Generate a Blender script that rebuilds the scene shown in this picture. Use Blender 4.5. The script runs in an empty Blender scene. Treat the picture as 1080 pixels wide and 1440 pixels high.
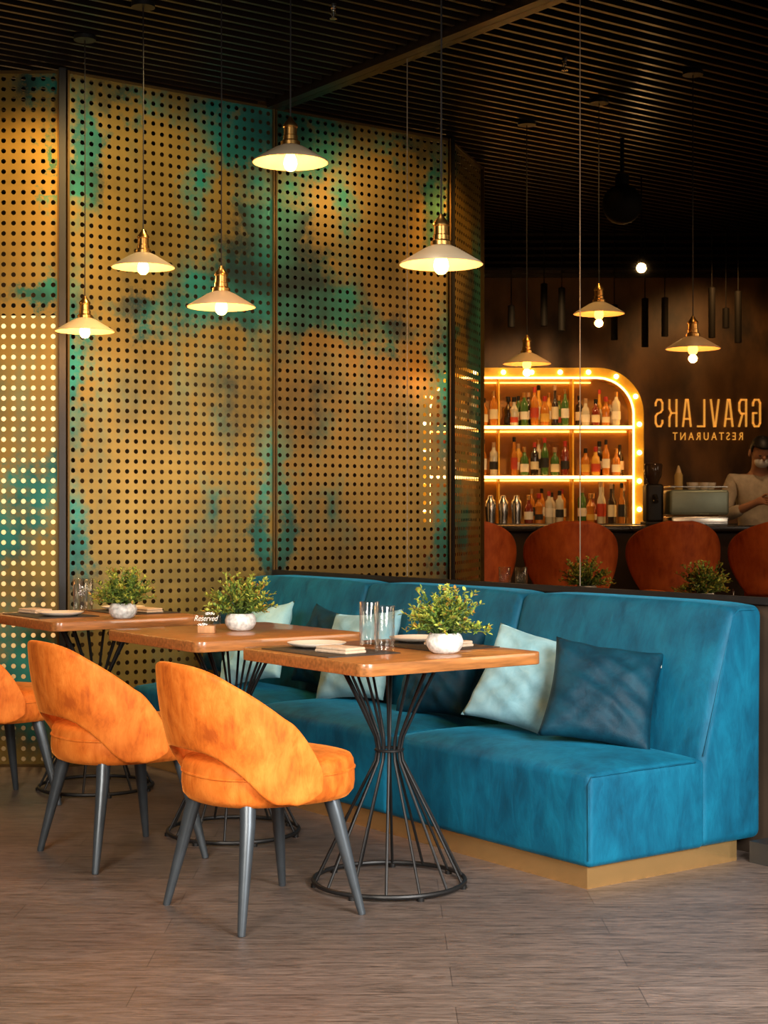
import bpy, math, random
from mathutils import Matrix, Vector, Euler
random.seed(7)
R=math.radians
scene=bpy.context.scene
try:
    scene.view_settings.view_transform='Standard'
    scene.view_settings.look='None'
    scene.view_settings.exposure=0.03
except Exception as e: print(e)

# ---------------------------------------------------------------- materials
MATS={}
def nt(m): return m.node_tree.nodes, m.node_tree.links
def mat(name,base,rough=.5,metal=0.,var=.12,scale=8.,stretch=(1,1,1),bump=0.,emis=None,estr=0.,sheen=0.,trans=0.,ior=1.45,coat=0.,spec=None):
    if name in MATS: return MATS[name]
    m=bpy.data.materials.new(name); m.use_nodes=True
    n,l=nt(m); b=n['Principled BSDF']
    b.inputs['Roughness'].default_value=rough; b.inputs['Metallic'].default_value=metal
    b.inputs['IOR'].default_value=ior
    if spec is not None: b.inputs['Specular IOR Level'].default_value=spec
    tc=n.new('ShaderNodeTexCoord'); mp=n.new('ShaderNodeMapping'); mp.inputs['Scale'].default_value=stretch
    ns=n.new('ShaderNodeTexNoise'); ns.inputs['Scale'].default_value=scale; ns.inputs['Detail'].default_value=4
    l.new(tc.outputs['Object'],mp.inputs[0]); l.new(mp.outputs[0],ns.inputs['Vector'])
    cr=n.new('ShaderNodeValToRGB'); cr.color_ramp.elements[0].position=.3; cr.color_ramp.elements[1].position=.7
    cr.color_ramp.elements[0].color=tuple(c*(1-var) for c in base)+(1,)
    cr.color_ramp.elements[1].color=tuple(min(1,c*(1+var)) for c in base)+(1,)
    l.new(ns.outputs['Fac'],cr.inputs[0]); l.new(cr.outputs[0],b.inputs['Base Color'])
    if bump:
        bp=n.new('ShaderNodeBump'); bp.inputs['Strength'].default_value=bump; bp.inputs['Distance'].default_value=.01
        l.new(ns.outputs['Fac'],bp.inputs['Height']); l.new(bp.outputs[0],b.inputs['Normal'])
    if emis:
        b.inputs['Emission Color'].default_value=tuple(emis)+(1,); b.inputs['Emission Strength'].default_value=estr
    if sheen:
        b.inputs['Sheen Weight'].default_value=sheen; b.inputs['Sheen Roughness'].default_value=.4
        b.inputs['Sheen Tint'].default_value=tuple(min(1,c*2+.2) for c in base)+(1,)
    if trans: b.inputs['Transmission Weight'].default_value=trans
    if coat: b.inputs['Coat Weight'].default_value=coat
    MATS[name]=m; return m
def velvet(name,dark,mid,light,scale=5.,sheen=.5,sm=.45,bs=.25):
    # crushed velvet: broad nap direction patches * finer brushed streaks
    m=bpy.data.materials.new(name); m.use_nodes=True; n,l=nt(m); b=n['Principled BSDF']
    tc=n.new('ShaderNodeTexCoord')
    w=n.new('ShaderNodeTexNoise'); w.inputs['Scale'].default_value=scale; w.inputs['Detail'].default_value=3; w.inputs['Roughness'].default_value=.55
    l.new(tc.outputs['Object'],w.inputs['Vector'])
    mp=n.new('ShaderNodeMapping'); mp.inputs['Scale'].default_value=(1,1,.38); mp.inputs['Rotation'].default_value=(.6,.4,.4); l.new(tc.outputs['Object'],mp.inputs[0])
    w2=n.new('ShaderNodeTexNoise'); w2.inputs['Scale'].default_value=scale*3.6; w2.inputs['Detail'].default_value=7; w2.inputs['Roughness'].default_value=.68; w2.inputs['Distortion'].default_value=.4
    l.new(mp.outputs[0],w2.inputs['Vector'])
    ad=n.new('ShaderNodeMath'); ad.operation='MULTIPLY_ADD'; ad.inputs[1].default_value=sm; l.new(w2.outputs['Fac'],ad.inputs[0])
    ml=n.new('ShaderNodeMath'); ml.operation='MULTIPLY'; ml.inputs[1].default_value=1-sm; l.new(w.outputs['Fac'],ml.inputs[0]); l.new(ml.outputs[0],ad.inputs[2])
    cr=n.new('ShaderNodeValToRGB'); e=cr.color_ramp.elements
    e[0].position=.36; e[0].color=dark+(1,); e[1].position=.47; e[1].color=mid+(1,)
    x=e.new(.63); x.color=light+(1,)
    l.new(ad.outputs[0],cr.inputs[0]); l.new(cr.outputs[0],b.inputs['Base Color'])
    b.inputs['Roughness'].default_value=.6; b.inputs['Sheen Weight'].default_value=sheen
    b.inputs['Sheen Roughness'].default_value=.3; b.inputs['Sheen Tint'].default_value=tuple(min(1,c*1.4+.01) for c in light)+(1,)
    b.inputs['Specular IOR Level'].default_value=.2
    f=n.new('ShaderNodeTexNoise'); f.inputs['Scale'].default_value=350; l.new(tc.outputs['Object'],f.inputs['Vector'])
    bp=n.new('ShaderNodeBump'); bp.inputs['Strength'].default_value=.12; bp.inputs['Distance'].default_value=.004
    l.new(f.outputs['Fac'],bp.inputs['Height'])
    bp2=n.new('ShaderNodeBump'); bp2.inputs['Strength'].default_value=bs; bp2.inputs['Distance'].default_value=.012
    l.new(w2.outputs['Fac'],bp2.inputs['Height']); l.new(bp.outputs[0],bp2.inputs['Normal']); l.new(bp2.outputs[0],b.inputs['Normal'])
    return m

M_blue=velvet('velvet_blue',(.001,.050,.095),(.0014,.078,.145),(.003,.125,.215),4.2,.6,.55,.3)
M_pdark=velvet('velvet_navy',(.0006,.017,.032),(.001,.028,.050),(.0015,.045,.075),6.,.25,.5)
M_plight=velvet('velvet_sky',(.17,.35,.40),(.23,.44,.50),(.32,.54,.59),5.,.6,.4)
M_orange=velvet('velvet_orange',(.42,.080,.008),(.64,.145,.015),(.82,.235,.035),8.,.55,.55,.22)
M_rust=velvet('velvet_rust',(.20,.032,.006),(.32,.058,.010),(.45,.10,.02),7.,.3)
M_steel=mat('gunmetal',(.085,.10,.115),.38,.6,.1,20)
M_black=mat('black_metal',(.014,.0135,.0135),.45,.4,.1,20)
M_brass=mat('brass',(.62,.34,.10),.3,1.,.1,15)
M_brassbase=mat('brushed_brass',(.80,.50,.20),.2,.85,.03,3,(1,1,1))
M_white=mat('enamel_white',(.52,.41,.27),.4,0,.04,5)
M_bulb=mat('bulb_glow',(1,.6,.2),.4,0,.02,5,emis=(1,.45,.08),estr=18)
M_cord=mat('cord_black',(.01,.008,.007),.7)
M_wood=mat('table_wood',(.32,.12,.032),.34,0,.35,6,(1.5,14,14),.05,coat=.3)
M_ceramic=mat('crackle_ceramic',(.66,.64,.60),.3,0,.35,60,bump=.3)
M_plate=mat('stoneware_cream',(.70,.62,.52),.35,0,.08,20)
M_napkin=mat('linen_beige',(.50,.38,.27),.9,0,.12,90,bump=.2)
M_placemat=mat('placemat_dark',(.03,.024,.02),.5,0,.3,120)
M_soil=mat('soil',(.03,.018,.01),.9,0,.3,60)
M_leaf1=mat('leaf_green',(.13,.21,.03),.5,0,.3,20)
M_leaf2=mat('leaf_lime',(.33,.37,.05),.5,0,.3,20)
M_leaf3=mat('leaf_dark',(.05,.10,.02),.5,0,.3,20)
M_leaf4=mat('leaf_rusty',(.38,.20,.03),.5,0,.3,20)
M_wall=mat('wall_umber',(.04,.025,.015),.6,0,.35,3,bump=.2)
M_barwall=mat('bar_wall_rust',(.10,.050,.017),.45,0,.8,5.5,(1,1,.5),.4)
M_slat=mat('slat_brown',(.010,.0055,.0035),.32,0,.25,4,(.3,8,8))
M_void=mat('ceiling_void',(.002,.0015,.001),.9)
M_mwood=mat('marquee_gold',(.85,.48,.04),.4,0,.1,4,(6,1,6))
M_led=mat('led_strip',(1,.8,.5),.4,0,.02,5,emis=(1,.60,.18),estr=28)
M_backglow=mat('added_back_glow',(1,.8,.5),.4,0,.02,5,emis=(1,.50,.10),estr=16)
M_mbulb=mat('marquee_bulb',(1,.9,.7),.4,0,.02,5,emis=(1,.78,.45),estr=18)
M_counter=mat('counter_black',(.015,.012,.01),.25,0,.2,8)
M_skin=mat('skin',(.42,.21,.12),.5,0,.05,10)
M_shirt=mat('shirt_cream',(.45,.38,.28),.85,0,.15,25,bump=.3)
M_pants=mat('trousers_black',(.02,.02,.022),.85)
M_hair=mat('hair_black',(.012,.009,.008),.5,0,.3,60)
M_mask=mat('mask_pale',(.6,.62,.62),.8)
M_gold=mat('gold_letter_glow',(.8,.44,.10),.35,.3,.05,10,emis=(1,.50,.09),estr=1.7)  # emission put into the letters in place of light falling on them
M_chrome=mat('steel_brushed',(.6,.58,.54),.25,1.,.08,20)
M_mint=mat('machine_mint',(.22,.27,.22),.35,.4,.1,10)
M_signwood=mat('sign_wood',(.45,.22,.09),.5,0,.2,10,(8,1,1))
M_ink=mat('ink_white',(.8,.76,.66),.5)
M_matte=mat('matte_black',(.004,.0033,.0027),.7,spec=.2)
def mk_glass():
    m=bpy.data.materials.new('clear_glass'); m.use_nodes=True; n,l=nt(m)
    for x in list(n):
        if x.type=='BSDF_PRINCIPLED': n.remove(x)
    out=[x for x in n if x.type=='OUTPUT_MATERIAL'][0]
    t=n.new('ShaderNodeBsdfTransparent'); t.inputs[0].default_value=(.94,.95,.95,1)
    g=n.new('ShaderNodeBsdfGlossy'); g.inputs['Roughness'].default_value=.06; g.inputs[0].default_value=(1,1,1,1)
    lw=n.new('ShaderNodeLayerWeight'); lw.inputs[0].default_value=.35
    tc=n.new('ShaderNodeTexCoord'); sp=n.new('ShaderNodeTexNoise'); sp.inputs['Scale'].default_value=30; l.new(tc.outputs['Object'],sp.inputs['Vector'])
    ma=n.new('ShaderNodeMath'); ma.operation='MULTIPLY_ADD'; ma.inputs[1].default_value=.06; l.new(sp.outputs['Fac'],ma.inputs[0]); l.new(lw.outputs['Facing'],ma.inputs[2])
    pw=n.new('ShaderNodeMath'); pw.operation='MULTIPLY'; pw.inputs[1].default_value=.55; pw.use_clamp=True; l.new(ma.outputs[0],pw.inputs[0])
    mx=n.new('ShaderNodeMixShader'); l.new(pw.outputs[0],mx.inputs[0]); l.new(t.outputs[0],mx.inputs[1]); l.new(g.outputs[0],mx.inputs[2])
    l.new(mx.outputs[0],out.inputs[0]); return m
M_glass=mk_glass()

def mk_glowsheet():
    m=bpy.data.materials.new('glow_sheet'); m.use_nodes=True; n,l=nt(m); b=n['Principled BSDF']
    tc=n.new('ShaderNodeTexCoord'); sp=n.new('ShaderNodeSeparateXYZ'); l.new(tc.outputs['Object'],sp.inputs[0])
    mr=n.new('ShaderNodeMapRange'); mr.inputs[1].default_value=.2; mr.inputs[2].default_value=1.7; mr.inputs[3].default_value=.3; mr.inputs[4].default_value=2.2
    l.new(sp.outputs['Z'],mr.inputs[0])
    cr=n.new('ShaderNodeValToRGB'); cr.color_ramp.elements[0].color=(1,.55,.2,1); cr.color_ramp.elements[1].color=(1,.68,.30,1)
    ns=n.new('ShaderNodeTexNoise'); ns.inputs['Scale'].default_value=3; l.new(tc.outputs['Object'],ns.inputs['Vector']); l.new(ns.outputs['Fac'],cr.inputs[0])
    l.new(cr.outputs[0],b.inputs['Emission Color']); l.new(mr.outputs[0],b.inputs['Emission Strength']); l.new(cr.outputs[0],b.inputs['Base Color'])
    return m
M_glowsheet=mk_glowsheet()
def mk_mirror():
    m=bpy.data.materials.new('tinted_mirror'); m.use_nodes=True; n,l=nt(m); b=n['Principled BSDF']
    b.inputs['Metallic'].default_value=1; b.inputs['Roughness'].default_value=.01
    tc=n.new('ShaderNodeTexCoord'); ns=n.new('ShaderNodeTexNoise'); ns.inputs['Scale'].default_value=3
    l.new(tc.outputs['Object'],ns.inputs['Vector'])
    cr=n.new('ShaderNodeValToRGB'); cr.color_ramp.elements[0].color=(.32,.265,.205,1); cr.color_ramp.elements[1].color=(.36,.30,.235,1)
    l.new(ns.outputs['Fac'],cr.inputs[0]); l.new(cr.outputs[0],b.inputs['Base Color'])
    return m
M_mirror=mk_mirror()
def mk_floor():
    m=bpy.data.materials.new('plank_floor'); m.use_nodes=True; n,l=nt(m); b=n['Principled BSDF']
    tc=n.new('ShaderNodeTexCoord'); mp=n.new('ShaderNodeMapping'); mp.inputs['Rotation'].default_value=(0,0,R(36))
    l.new(tc.outputs['Object'],mp.inputs[0])
    br=n.new('ShaderNodeTexBrick'); br.inputs['Scale'].default_value=1; br.inputs['Brick Width'].default_value=1.3; br.inputs['Row Height'].default_value=.17
    br.inputs['Mortar Size'].default_value=.0013; br.inputs['Mortar Smooth'].default_value=.3; br.offset=.37
    br.inputs['Color1'].default_value=(.138,.104,.086,1); br.inputs['Color2'].default_value=(.112,.084,.069,1); br.inputs['Mortar'].default_value=(.045,.033,.027,1)
    l.new(mp.outputs[0],br.inputs['Vector'])
    mp2=n.new('ShaderNodeMapping'); mp2.inputs['Scale'].default_value=(2.0,30,1); l.new(mp.outputs[0],mp2.inputs[0])
    ns=n.new('ShaderNodeTexNoise'); ns.inputs['Scale'].default_value=2.6; ns.inputs['Detail'].default_value=12; ns.inputs['Distortion'].default_value=2.0; ns.inputs['Roughness'].default_value=.75
    l.new(mp2.outputs[0],ns.inputs['Vector'])
    cr=n.new('ShaderNodeValToRGB'); cr.color_ramp.elements[0].position=.40; cr.color_ramp.elements[0].color=(.32,.30,.29,1)
    cr.color_ramp.elements[1].position=.58; cr.color_ramp.elements[1].color=(1.3,1.28,1.26,1)
    l.new(ns.outputs['Fac'],cr.inputs[0])
    mx=n.new('ShaderNodeMix'); mx.data_type='RGBA'; mx.blend_type='MULTIPLY'; mx.inputs[0].default_value=1
    l.new(br.outputs['Color'],mx.inputs[6]); l.new(cr.outputs[0],mx.inputs[7]); l.new(mx.outputs[2],b.inputs['Base Color'])
    b.inputs['Roughness'].default_value=.42
    bp=n.new('ShaderNodeBump'); bp.inputs['Strength'].default_value=.2; bp.inputs['Distance'].default_value=.005
    l.new(ns.outputs['Fac'],bp.inputs['Height']); l.new(bp.outputs[0],b.inputs['Normal'])
    return m
M_floor=mk_floor()
def mk_patina(name,blobs):
    m=bpy.data.materials.new(name); m.use_nodes=True; n,l=nt(m); b=n['Principled BSDF']
    tc=n.new('ShaderNodeTexCoord')
    ns=n.new('ShaderNodeTexNoise'); ns.inputs['Scale'].default_value=2.4; ns.inputs['Detail'].default_value=9; ns.inputs['Roughness'].default_value=.75
    l.new(tc.outputs['Object'],ns.inputs['Vector'])
    sub=n.new('ShaderNodeVectorMath'); sub.operation='SUBTRACT'; sub.inputs[1].default_value=(.5,.5,.5); l.new(ns.outputs['Color'],sub.inputs[0])
    sc=n.new('ShaderNodeVectorMath'); sc.operation='MULTIPLY'; sc.inputs[1].default_value=(.75,0,1.15); l.new(sub.outputs[0],sc.inputs[0])
    ad=n.new('ShaderNodeVectorMath'); ad.operation='ADD'; l.new(tc.outputs['Object'],ad.inputs[0]); l.new(sc.outputs[0],ad.inputs[1])
    last=None
    for (u,z,ru,rz,st) in blobs:
        v=n.new('ShaderNodeVectorMath'); v.operation='SUBTRACT'; v.inputs[1].default_value=(u,0,z); l.new(ad.outputs[0],v.inputs[0])
        w=n.new('ShaderNodeVectorMath'); w.operation='MULTIPLY'; w.inputs[1].default_value=(1/ru,0,1/rz); l.new(v.outputs[0],w.inputs[0])
        g=n.new('ShaderNodeVectorMath'); g.operation='LENGTH'; l.new(w.outputs[0],g.inputs[0])
        q=n.new('ShaderNodeMath'); q.operation='MULTIPLY_ADD'; q.inputs[1].default_value=-st; q.inputs[2].default_value=st; q.use_clamp=True; l.new(g.outputs['Value'],q.inputs[0])
        if last is None: last=q
        else:
            mx=n.new('ShaderNodeMath'); mx.operation='MAXIMUM'; l.new(last.outputs[0],mx.inputs[0]); l.new(q.outputs[0],mx.inputs[1]); last=mx
    mpp=n.new('ShaderNodeMapping'); mpp.inputs['Scale'].default_value=(2.2,1,.9); l.new(tc.outputs['Object'],mpp.inputs[0])
    n3=n.new('ShaderNodeTexNoise'); n3.inputs['Scale'].default_value=1.6; n3.inputs['Detail'].default_value=7; n3.inputs['Roughness'].default_value=.65; l.new(mpp.outputs[0],n3.inputs['Vector'])
    r3=n.new('ShaderNodeMapRange'); r3.inputs[1].default_value=.50; r3.inputs[2].default_value=.80; r3.inputs[3].default_value=0; r3.inputs[4].default_value=.55; l.new(n3.outputs['Fac'],r3.inputs[0])
    ad2=n.new('ShaderNodeMath'); ad2.operation='ADD'; l.new(last.outputs[0],ad2.inputs[0]); l.new(r3.outputs[0],ad2.inputs[1])
    cr=n.new('ShaderNodeValToRGB'); cr.color_ramp.elements[0].position=.04; cr.color_ramp.elements[0].color=(0,0,0,1); cr.color_ramp.elements[1].position=.66; cr.color_ramp.elements[1].color=(.95,.95,.95,1)
    l.new(ad2.outputs[0],cr.inputs[0])
    n2=n.new('ShaderNodeTexNoise'); n2.inputs['Scale'].default_value=1.8; n2.inputs['Detail'].default_value=6; l.new(tc.outputs['Object'],n2.inputs['Vector'])
    gr=n.new('ShaderNodeValToRGB'); e=gr.color_ramp.elements; e[0].position=.3; e[0].color=(.14,.098,.022,1); e[1].position=.7; e[1].color=(.33,.215,.046,1)
    l.new(n2.outputs['Fac'],gr.inputs[0])
    tr=n.new('ShaderNodeValToRGB'); e=tr.color_ramp.elements; e[0].position=.40; e[0].color=(.003,.030,.032,1); e[1].position=.60; e[1].color=(.012,.24,.195,1)
    l.new(n2.outputs['Fac'],tr.inputs[0])
    mx=n.new('ShaderNodeMix'); mx.data_type='RGBA'; l.new(cr.outputs[0],mx.inputs[0]); l.new(gr.outputs[0],mx.inputs[6]); l.new(tr.outputs[0],mx.inputs[7])
    l.new(mx.outputs[2],b.inputs['Base Color']); b.inputs['Metallic'].default_value=.5; b.inputs['Roughness'].default_value=.38
    return m

# ---------------------------------------------------------------- geometry helpers
def comb(*gs):
    V=[];F=[]
    for v,f in gs:
        o=len(V); V+=list(v); F+=[tuple(i+o for i in q) for q in f]
    return V,F
def xf(g,M):
    return [tuple(M@Vector(v)) for v in g[0]],g[1]
def tr(g,x=0,y=0,z=0): return [(a+x,b+y,c+z) for a,b,c in g[0]],g[1]
def box(x0,x1,y0,y1,z0,z1):
    V=[(x0,y0,z0),(x1,y0,z0),(x1,y1,z0),(x0,y1,z0),(x0,y0,z1),(x1,y0,z1),(x1,y1,z1),(x0,y1,z1)]
    return V,[(0,3,2,1),(4,5,6,7),(0,1,5,4),(1,2,6,5),(2,3,7,6),(3,0,4,7)]
def lathe(prof,n=24):
    V=[];F=[]
    for r,z in prof:
        for i in range(n):
            a=2*math.pi*i/n; V.append((r*math.cos(a),r*math.sin(a),z))
    for k in range(len(prof)-1):
        for i in range(n):
            j=(i+1)%n; F.append((k*n+i,k*n+j,(k+1)*n+j,(k+1)*n+i))
    if prof[0][0]>1e-5: F.append(tuple(reversed(range(n))))
    if prof[-1][0]>1e-5: F.append(tuple((len(prof)-1)*n+i for i in range(n)))
    return V,F
def tube(pts,rad,n=8,closed=False):
    pts=[Vector(p) for p in pts]; m=len(pts)
    if not hasattr(rad,'__len__'): rad=[rad]*m
    V=[];F=[]; up=None
    for k,p in enumerate(pts):
        if closed: d=pts[(k+1)%m]-pts[k-1]
        else: d=pts[min(k+1,m-1)]-pts[max(k-1,0)]
        d.normalize()
        if up is None:
            up=Vector((0,0,1)) if abs(d.z)<.9 else Vector((1,0,0))
        a=up-d*up.dot(d); a.normalize(); up=a; b=d.cross(a)
        for i in range(n):
            t=2*math.pi*i/n; q=p+(a*math.cos(t)+b*math.sin(t))*rad[k]; V.append(tuple(q))
    for k in range(m if closed else m-1):
        k2=(k+1)%m
        for i in range(n):
            j=(i+1)%n; F.append((k*n+i,k*n+j,k2*n+j,k2*n+i))
    if not closed:
        F.append(tuple(reversed(range(n)))); F.append(tuple((m-1)*n+i for i in range(n)))
    return V,F
def ring(R0,r,z,n=48,k=8): return tube([(R0*math.cos(2*math.pi*i/n),R0*math.sin(2*math.pi*i/n),z) for i in range(n)],r,k,True)
def rbox(hx,hy,hz,r,seg=4,m=(4,4,2),fn=None):
    H=(hx,hy,hz)
    def smp(h,mm):
        a=[-h+r*i/seg for i in range(seg+1)]; i0=h-r
        mid=[-i0+2*i0*i/mm for i in range(1,mm)]
        return a+mid+[-x for x in reversed(a)]
    S=[smp(H[i],m[i]) for i in range(3)]
    V=[];F=[];key={}
    def add(p):
        k=tuple(round(c,6) for c in p)
        if k in key: return key[k]
        q=[max(-(H[i]-r),min(H[i]-r,p[i])) for i in range(3)]
        d=Vector([p[i]-q[i] for i in range(3)])
        if d.length>1e-9: d=d.normalized()*r
        key[k]=len(V); V.append((q[0]+d[0],q[1]+d[1],q[2]+d[2])); return key[k]
    for ax in range(3):
        u=(ax+1)%3; w=(ax+2)%3
        for sg in (-1,1):
            for i in range(len(S[u])-1):
                for j in range(len(S[w])-1):
                    q=[]
                    for (a,b) in ((i,j),(i+1,j),(i+1,j+1),(i,j+1)):
                        p=[0,0,0]; p[ax]=sg*H[ax]; p[u]=S[u][a]; p[w]=S[w][b]; q.append(add(p))
                    if sg<0: q.reverse()
                    F.append(tuple(q))
    if fn: V=[fn(*v) for v in V]
    return V,F
def mk(name,g,m,parent=None,smooth=True,loc=None,rot=None,label=None,ang=40):
    me=bpy.data.meshes.new(name); me.from_pydata(g[0],[],g[1]); me.update()
    mm=m if isinstance(m,(list,tuple)) else [m]
    for x in mm: me.materials.append(x)
    if smooth:
        me.polygons.foreach_set('use_smooth',[True]*len(me.polygons))
        try: me.set_sharp_from_angle(angle=R(ang))
        except Exception: pass
    o=bpy.data.objects.new(name,me); scene.collection.objects.link(o)
    if parent: o.parent=parent
    if loc: o.location=loc
    if rot is not None: o.rotation_euler=rot if hasattr(rot,'__len__') else (0,0,rot)
    if label: o['label']=label
    return o
def root(name,loc,rotz=0,label='',cat='',group=None):
    o=bpy.data.objects.new(name,None); o.empty_display_size=.1; scene.collection.objects.link(o)
    o.location=loc; o.rotation_euler=(0,0,rotz); tag(o,label,cat,group); return o
def tag(o,label,cat,group=None):
    o['label']=label; o['category']=cat
    if group: o['group']=group
    return o
def struct(o): o['kind']='structure'; return o
def copy_thing(src,loc,rotz=None,label=None):
    n=src.copy(); scene.collection.objects.link(n); n.location=loc
    if rotz is not None: n.rotation_euler=(0,0,rotz)
    if label: n['label']=label
    def rec(a,b):
        for c in a.children:
            d=c.copy(); scene.collection.objects.link(d); d.parent=b; rec(c,d)
    rec(src,n); return n
TH=R(36); cs=math.cos(TH); sn=math.sin(TH); TM=.86
def B(xv,yv,z=0):   # bar-side frame, rotated 36 degrees
    lx,ly=-xv,yv
    return (2*TM+3.517+cs*lx-sn*ly, -3.72+sn*lx+cs*ly, z)

# ---------------------------------------------------------------- camera
cam=bpy.data.cameras.new('camera'); co=bpy.data.objects.new('camera',cam); scene.collection.objects.link(co)
co.location=(-3.517,-3.72,1.23); co.rotation_euler=(R(90),0,-TH)
cam.sensor_fit='HORIZONTAL'; cam.sensor_width=36; cam.lens=2200/1080*36
scene.camera=co

# ---------------------------------------------------------------- room shell
ZC=3.38
struct(mk('floor',box(-10,.9,-7,9,-.1,0),M_floor,smooth=False))
slats=[box(-9.5,.80,-5+.088*i,-5+.088*i+.021,ZC,ZC+.07) for i in range(153)]
struct(mk('ceiling',comb(*slats,box(-10,.9,-7,9,ZC+.16,ZC+.2)),[M_slat],smooth=False))
vo=mk('ceiling',box(-10,.86,-7,9,ZC+.14,ZC+.155),M_void,smooth=False); struct(vo)
struct(mk('wall_mirror_side',box(.872,1.0,-7,9,0,ZC+.2),M_wall,smooth=False))
struct(mk('trim_1',box(.846,.872,-1.4,3.29,.90,.926),M_black,smooth=False))
struct(mk('trim_2',box(.81,.872,-5,3.29,3.35,3.44),M_slat,smooth=False))
struct(mk('baseboard_mirror_side',box(.75,.872,-5,-.03,0,.075),mat('plinth_grey',(.03,.03,.03),.4,.3),smooth=False))
struct(mk('wall_rear',box(-1.5,.86,7.4,7.5,0,ZC+.2),mat('wall_tan',(.22,.13,.06),.7,0,.3,1.5),smooth=False))
bw=mk('wall_bar',box(-6.0,2.5,12.5,12.6,0,ZC+.2),M_barwall,smooth=False,loc=B(0,0),rot=TH); struct(bw)
hd=[box(-5.9,1.0,12.0+.06*i,12.45,ZC-.045*(i+1)+.02,ZC-.045*(i+1)+.037) for i in range(6)]
bk=mk('trim_9',comb(*hd,box(-5.9,1.0,12.46,12.5,3.10,ZC)),M_slat,smooth=False,loc=B(0,0),rot=TH); struct(bk)
edges=[3.288,2.12,.95,-.22,-1.39]
for i in range(4):
    o=mk('wall_mirror',rbox(.005,(edges[i]-edges[i+1])/2-.002,1.212,.001,1,(1,1,1)),M_mirror,loc=(.865,(edges[i]+edges[i+1])/2,2.138),smooth=False)
    tag(o,'tall tinted mirror pane fixed to wall above sofa','mirror','mirror panes along the wall')
for i in (1,2,3):
    struct(mk('trim_%d'%(i+2),box(.8585,.87,edges[i]-.0018,edges[i]+.0018,.93,3.345),mat('seam_metal',(.35,.3,.24),.4,.6),smooth=False))

# ---------------------------------------------------------------- perforated screens
def perf_screen(p1,p2,blobs,nm,lab):
    L=math.hypot(p2[0]-p1[0],p2[1]-p1[1]); a=math.atan2(p2[1]-p1[1],p2[0]-p1[0])
    r=root('screen_panel',(p1[0],p1[1],0),a,lab,'room divider','perforated divider panels')
    z0,z1=.012,3.348; mg=.010
    nx=round((L-2*mg)/.0485); nz=round((z1-z0)/.0495); dx=(L-2*mg)/nx; dz=(z1-z0)/nz
    hr=.0115; V=[];F=[]
    K=12
    vid={}
    def gv(i,j):
        if (i,j) not in vid: vid[(i,j)]=len(V); V.append((mg+i*dx,0,z0+j*dz))
        return vid[(i,j)]
    for i in range(nx):
        for j in range(nz):
            c=[gv(i+1,j+1),gv(i,j+1),gv(i,j),gv(i+1,j)]
            cx=mg+(i+.5)*dx; cz=z0+(j+.5)*dz; o=len(V)
            for k in range(K):
                t=2*math.pi*k/K+R(45); V.append((cx+hr*math.cos(t),0,cz+hr*math.sin(t)))
            for q in range(4):
                s=q*3; h=[o+(s+w)%K for w in range(4)]
                F.append((c[q],c[(q+1)%4],h[2],h[1])); F.append((c[q],h[1],h[0])); F.append((c[(q+1)%4],h[3],h[2]))
    mk('perforated_sheet',(V,F),mk_patina('patina_'+nm,blobs),r,smooth=False)
    w=.010
    fr=comb(box(0,w,-.015,.022,0,3.36),box(L-w,L,-.015,.022,0,3.36),box(w,L-w,-.008,.015,.0,.012),box(w,L-w,-.008,.015,3.348,3.36))
    mk('frame',fr,mat('bronze_frame',(.10,.06,.018),.4,.6),r,smooth=False)
    return r
P1=(-.318,3.29); P4=(-.935,3.755)
perf_screen(P1,(.858,3.29),[(.06,2.95,.12,.45,1.0),(1.0,3.22,.42,.22,1.2),(1.12,2.6,.18,.65,1.4),(.98,2.38,.44,.32,1.5),(.70,2.28,.28,.16,.8),(.42,2.20,.28,.13,.8),(.02,1.95,.13,.55,1.1),
 (.04,1.05,.12,.45,1.0),(.78,1.2,.14,.3,.5),(.88,1.8,.12,.25,.5),(.7,2.9,.13,.3,.7),(1.14,1.1,.10,.8,.9),(.35,3.22,.4,.10,.6)],'wide','tall bronze perforated metal panel with green patina')
perf_screen((P1[0]-.022,P1[1]+.024),P4,[(.05,3.25,.22,.10,1.),(.06,2.28,.25,.12,1.2),(.12,1.35,.18,.22,1.1),(.32,1.1,.25,.25,1.),(.15,.45,.35,.4,1.2),(.0,2.9,.03,.3,.9),(.62,2.2,.28,.9,1.5)],'angled','tall angled bronze perforated panel glowing from behind')
pst=mk('trim_8',box(-.016,.016,-.02,.02,0,3.37),M_black,smooth=False,loc=(P1[0]-.018,P1[1]+.012,0),rot=R(-18)); struct(pst)
wl=mk('glow_sheet_1',comb(box(0,.95,0,.02,.05,2.42)),M_glowsheet,smooth=False,loc=(.50,5.12,0),rot=R(143)); struct(wl)  # glowing sheet added as the unidentified bright area behind the angled screen
struct(mk('trim_7',comb(box(-.06,0,-.03,.05,0,2.5),box(.95,1.01,-.03,.05,0,2.5),box(0,.95,-.03,.05,2.42,2.5),box(0,.95,-.03,.05,0,.05),box(.46,.49,-.02,-.001,.05,2.42)),M_black,smooth=False,loc=(.50,5.12,0),rot=R(143)))

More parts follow.
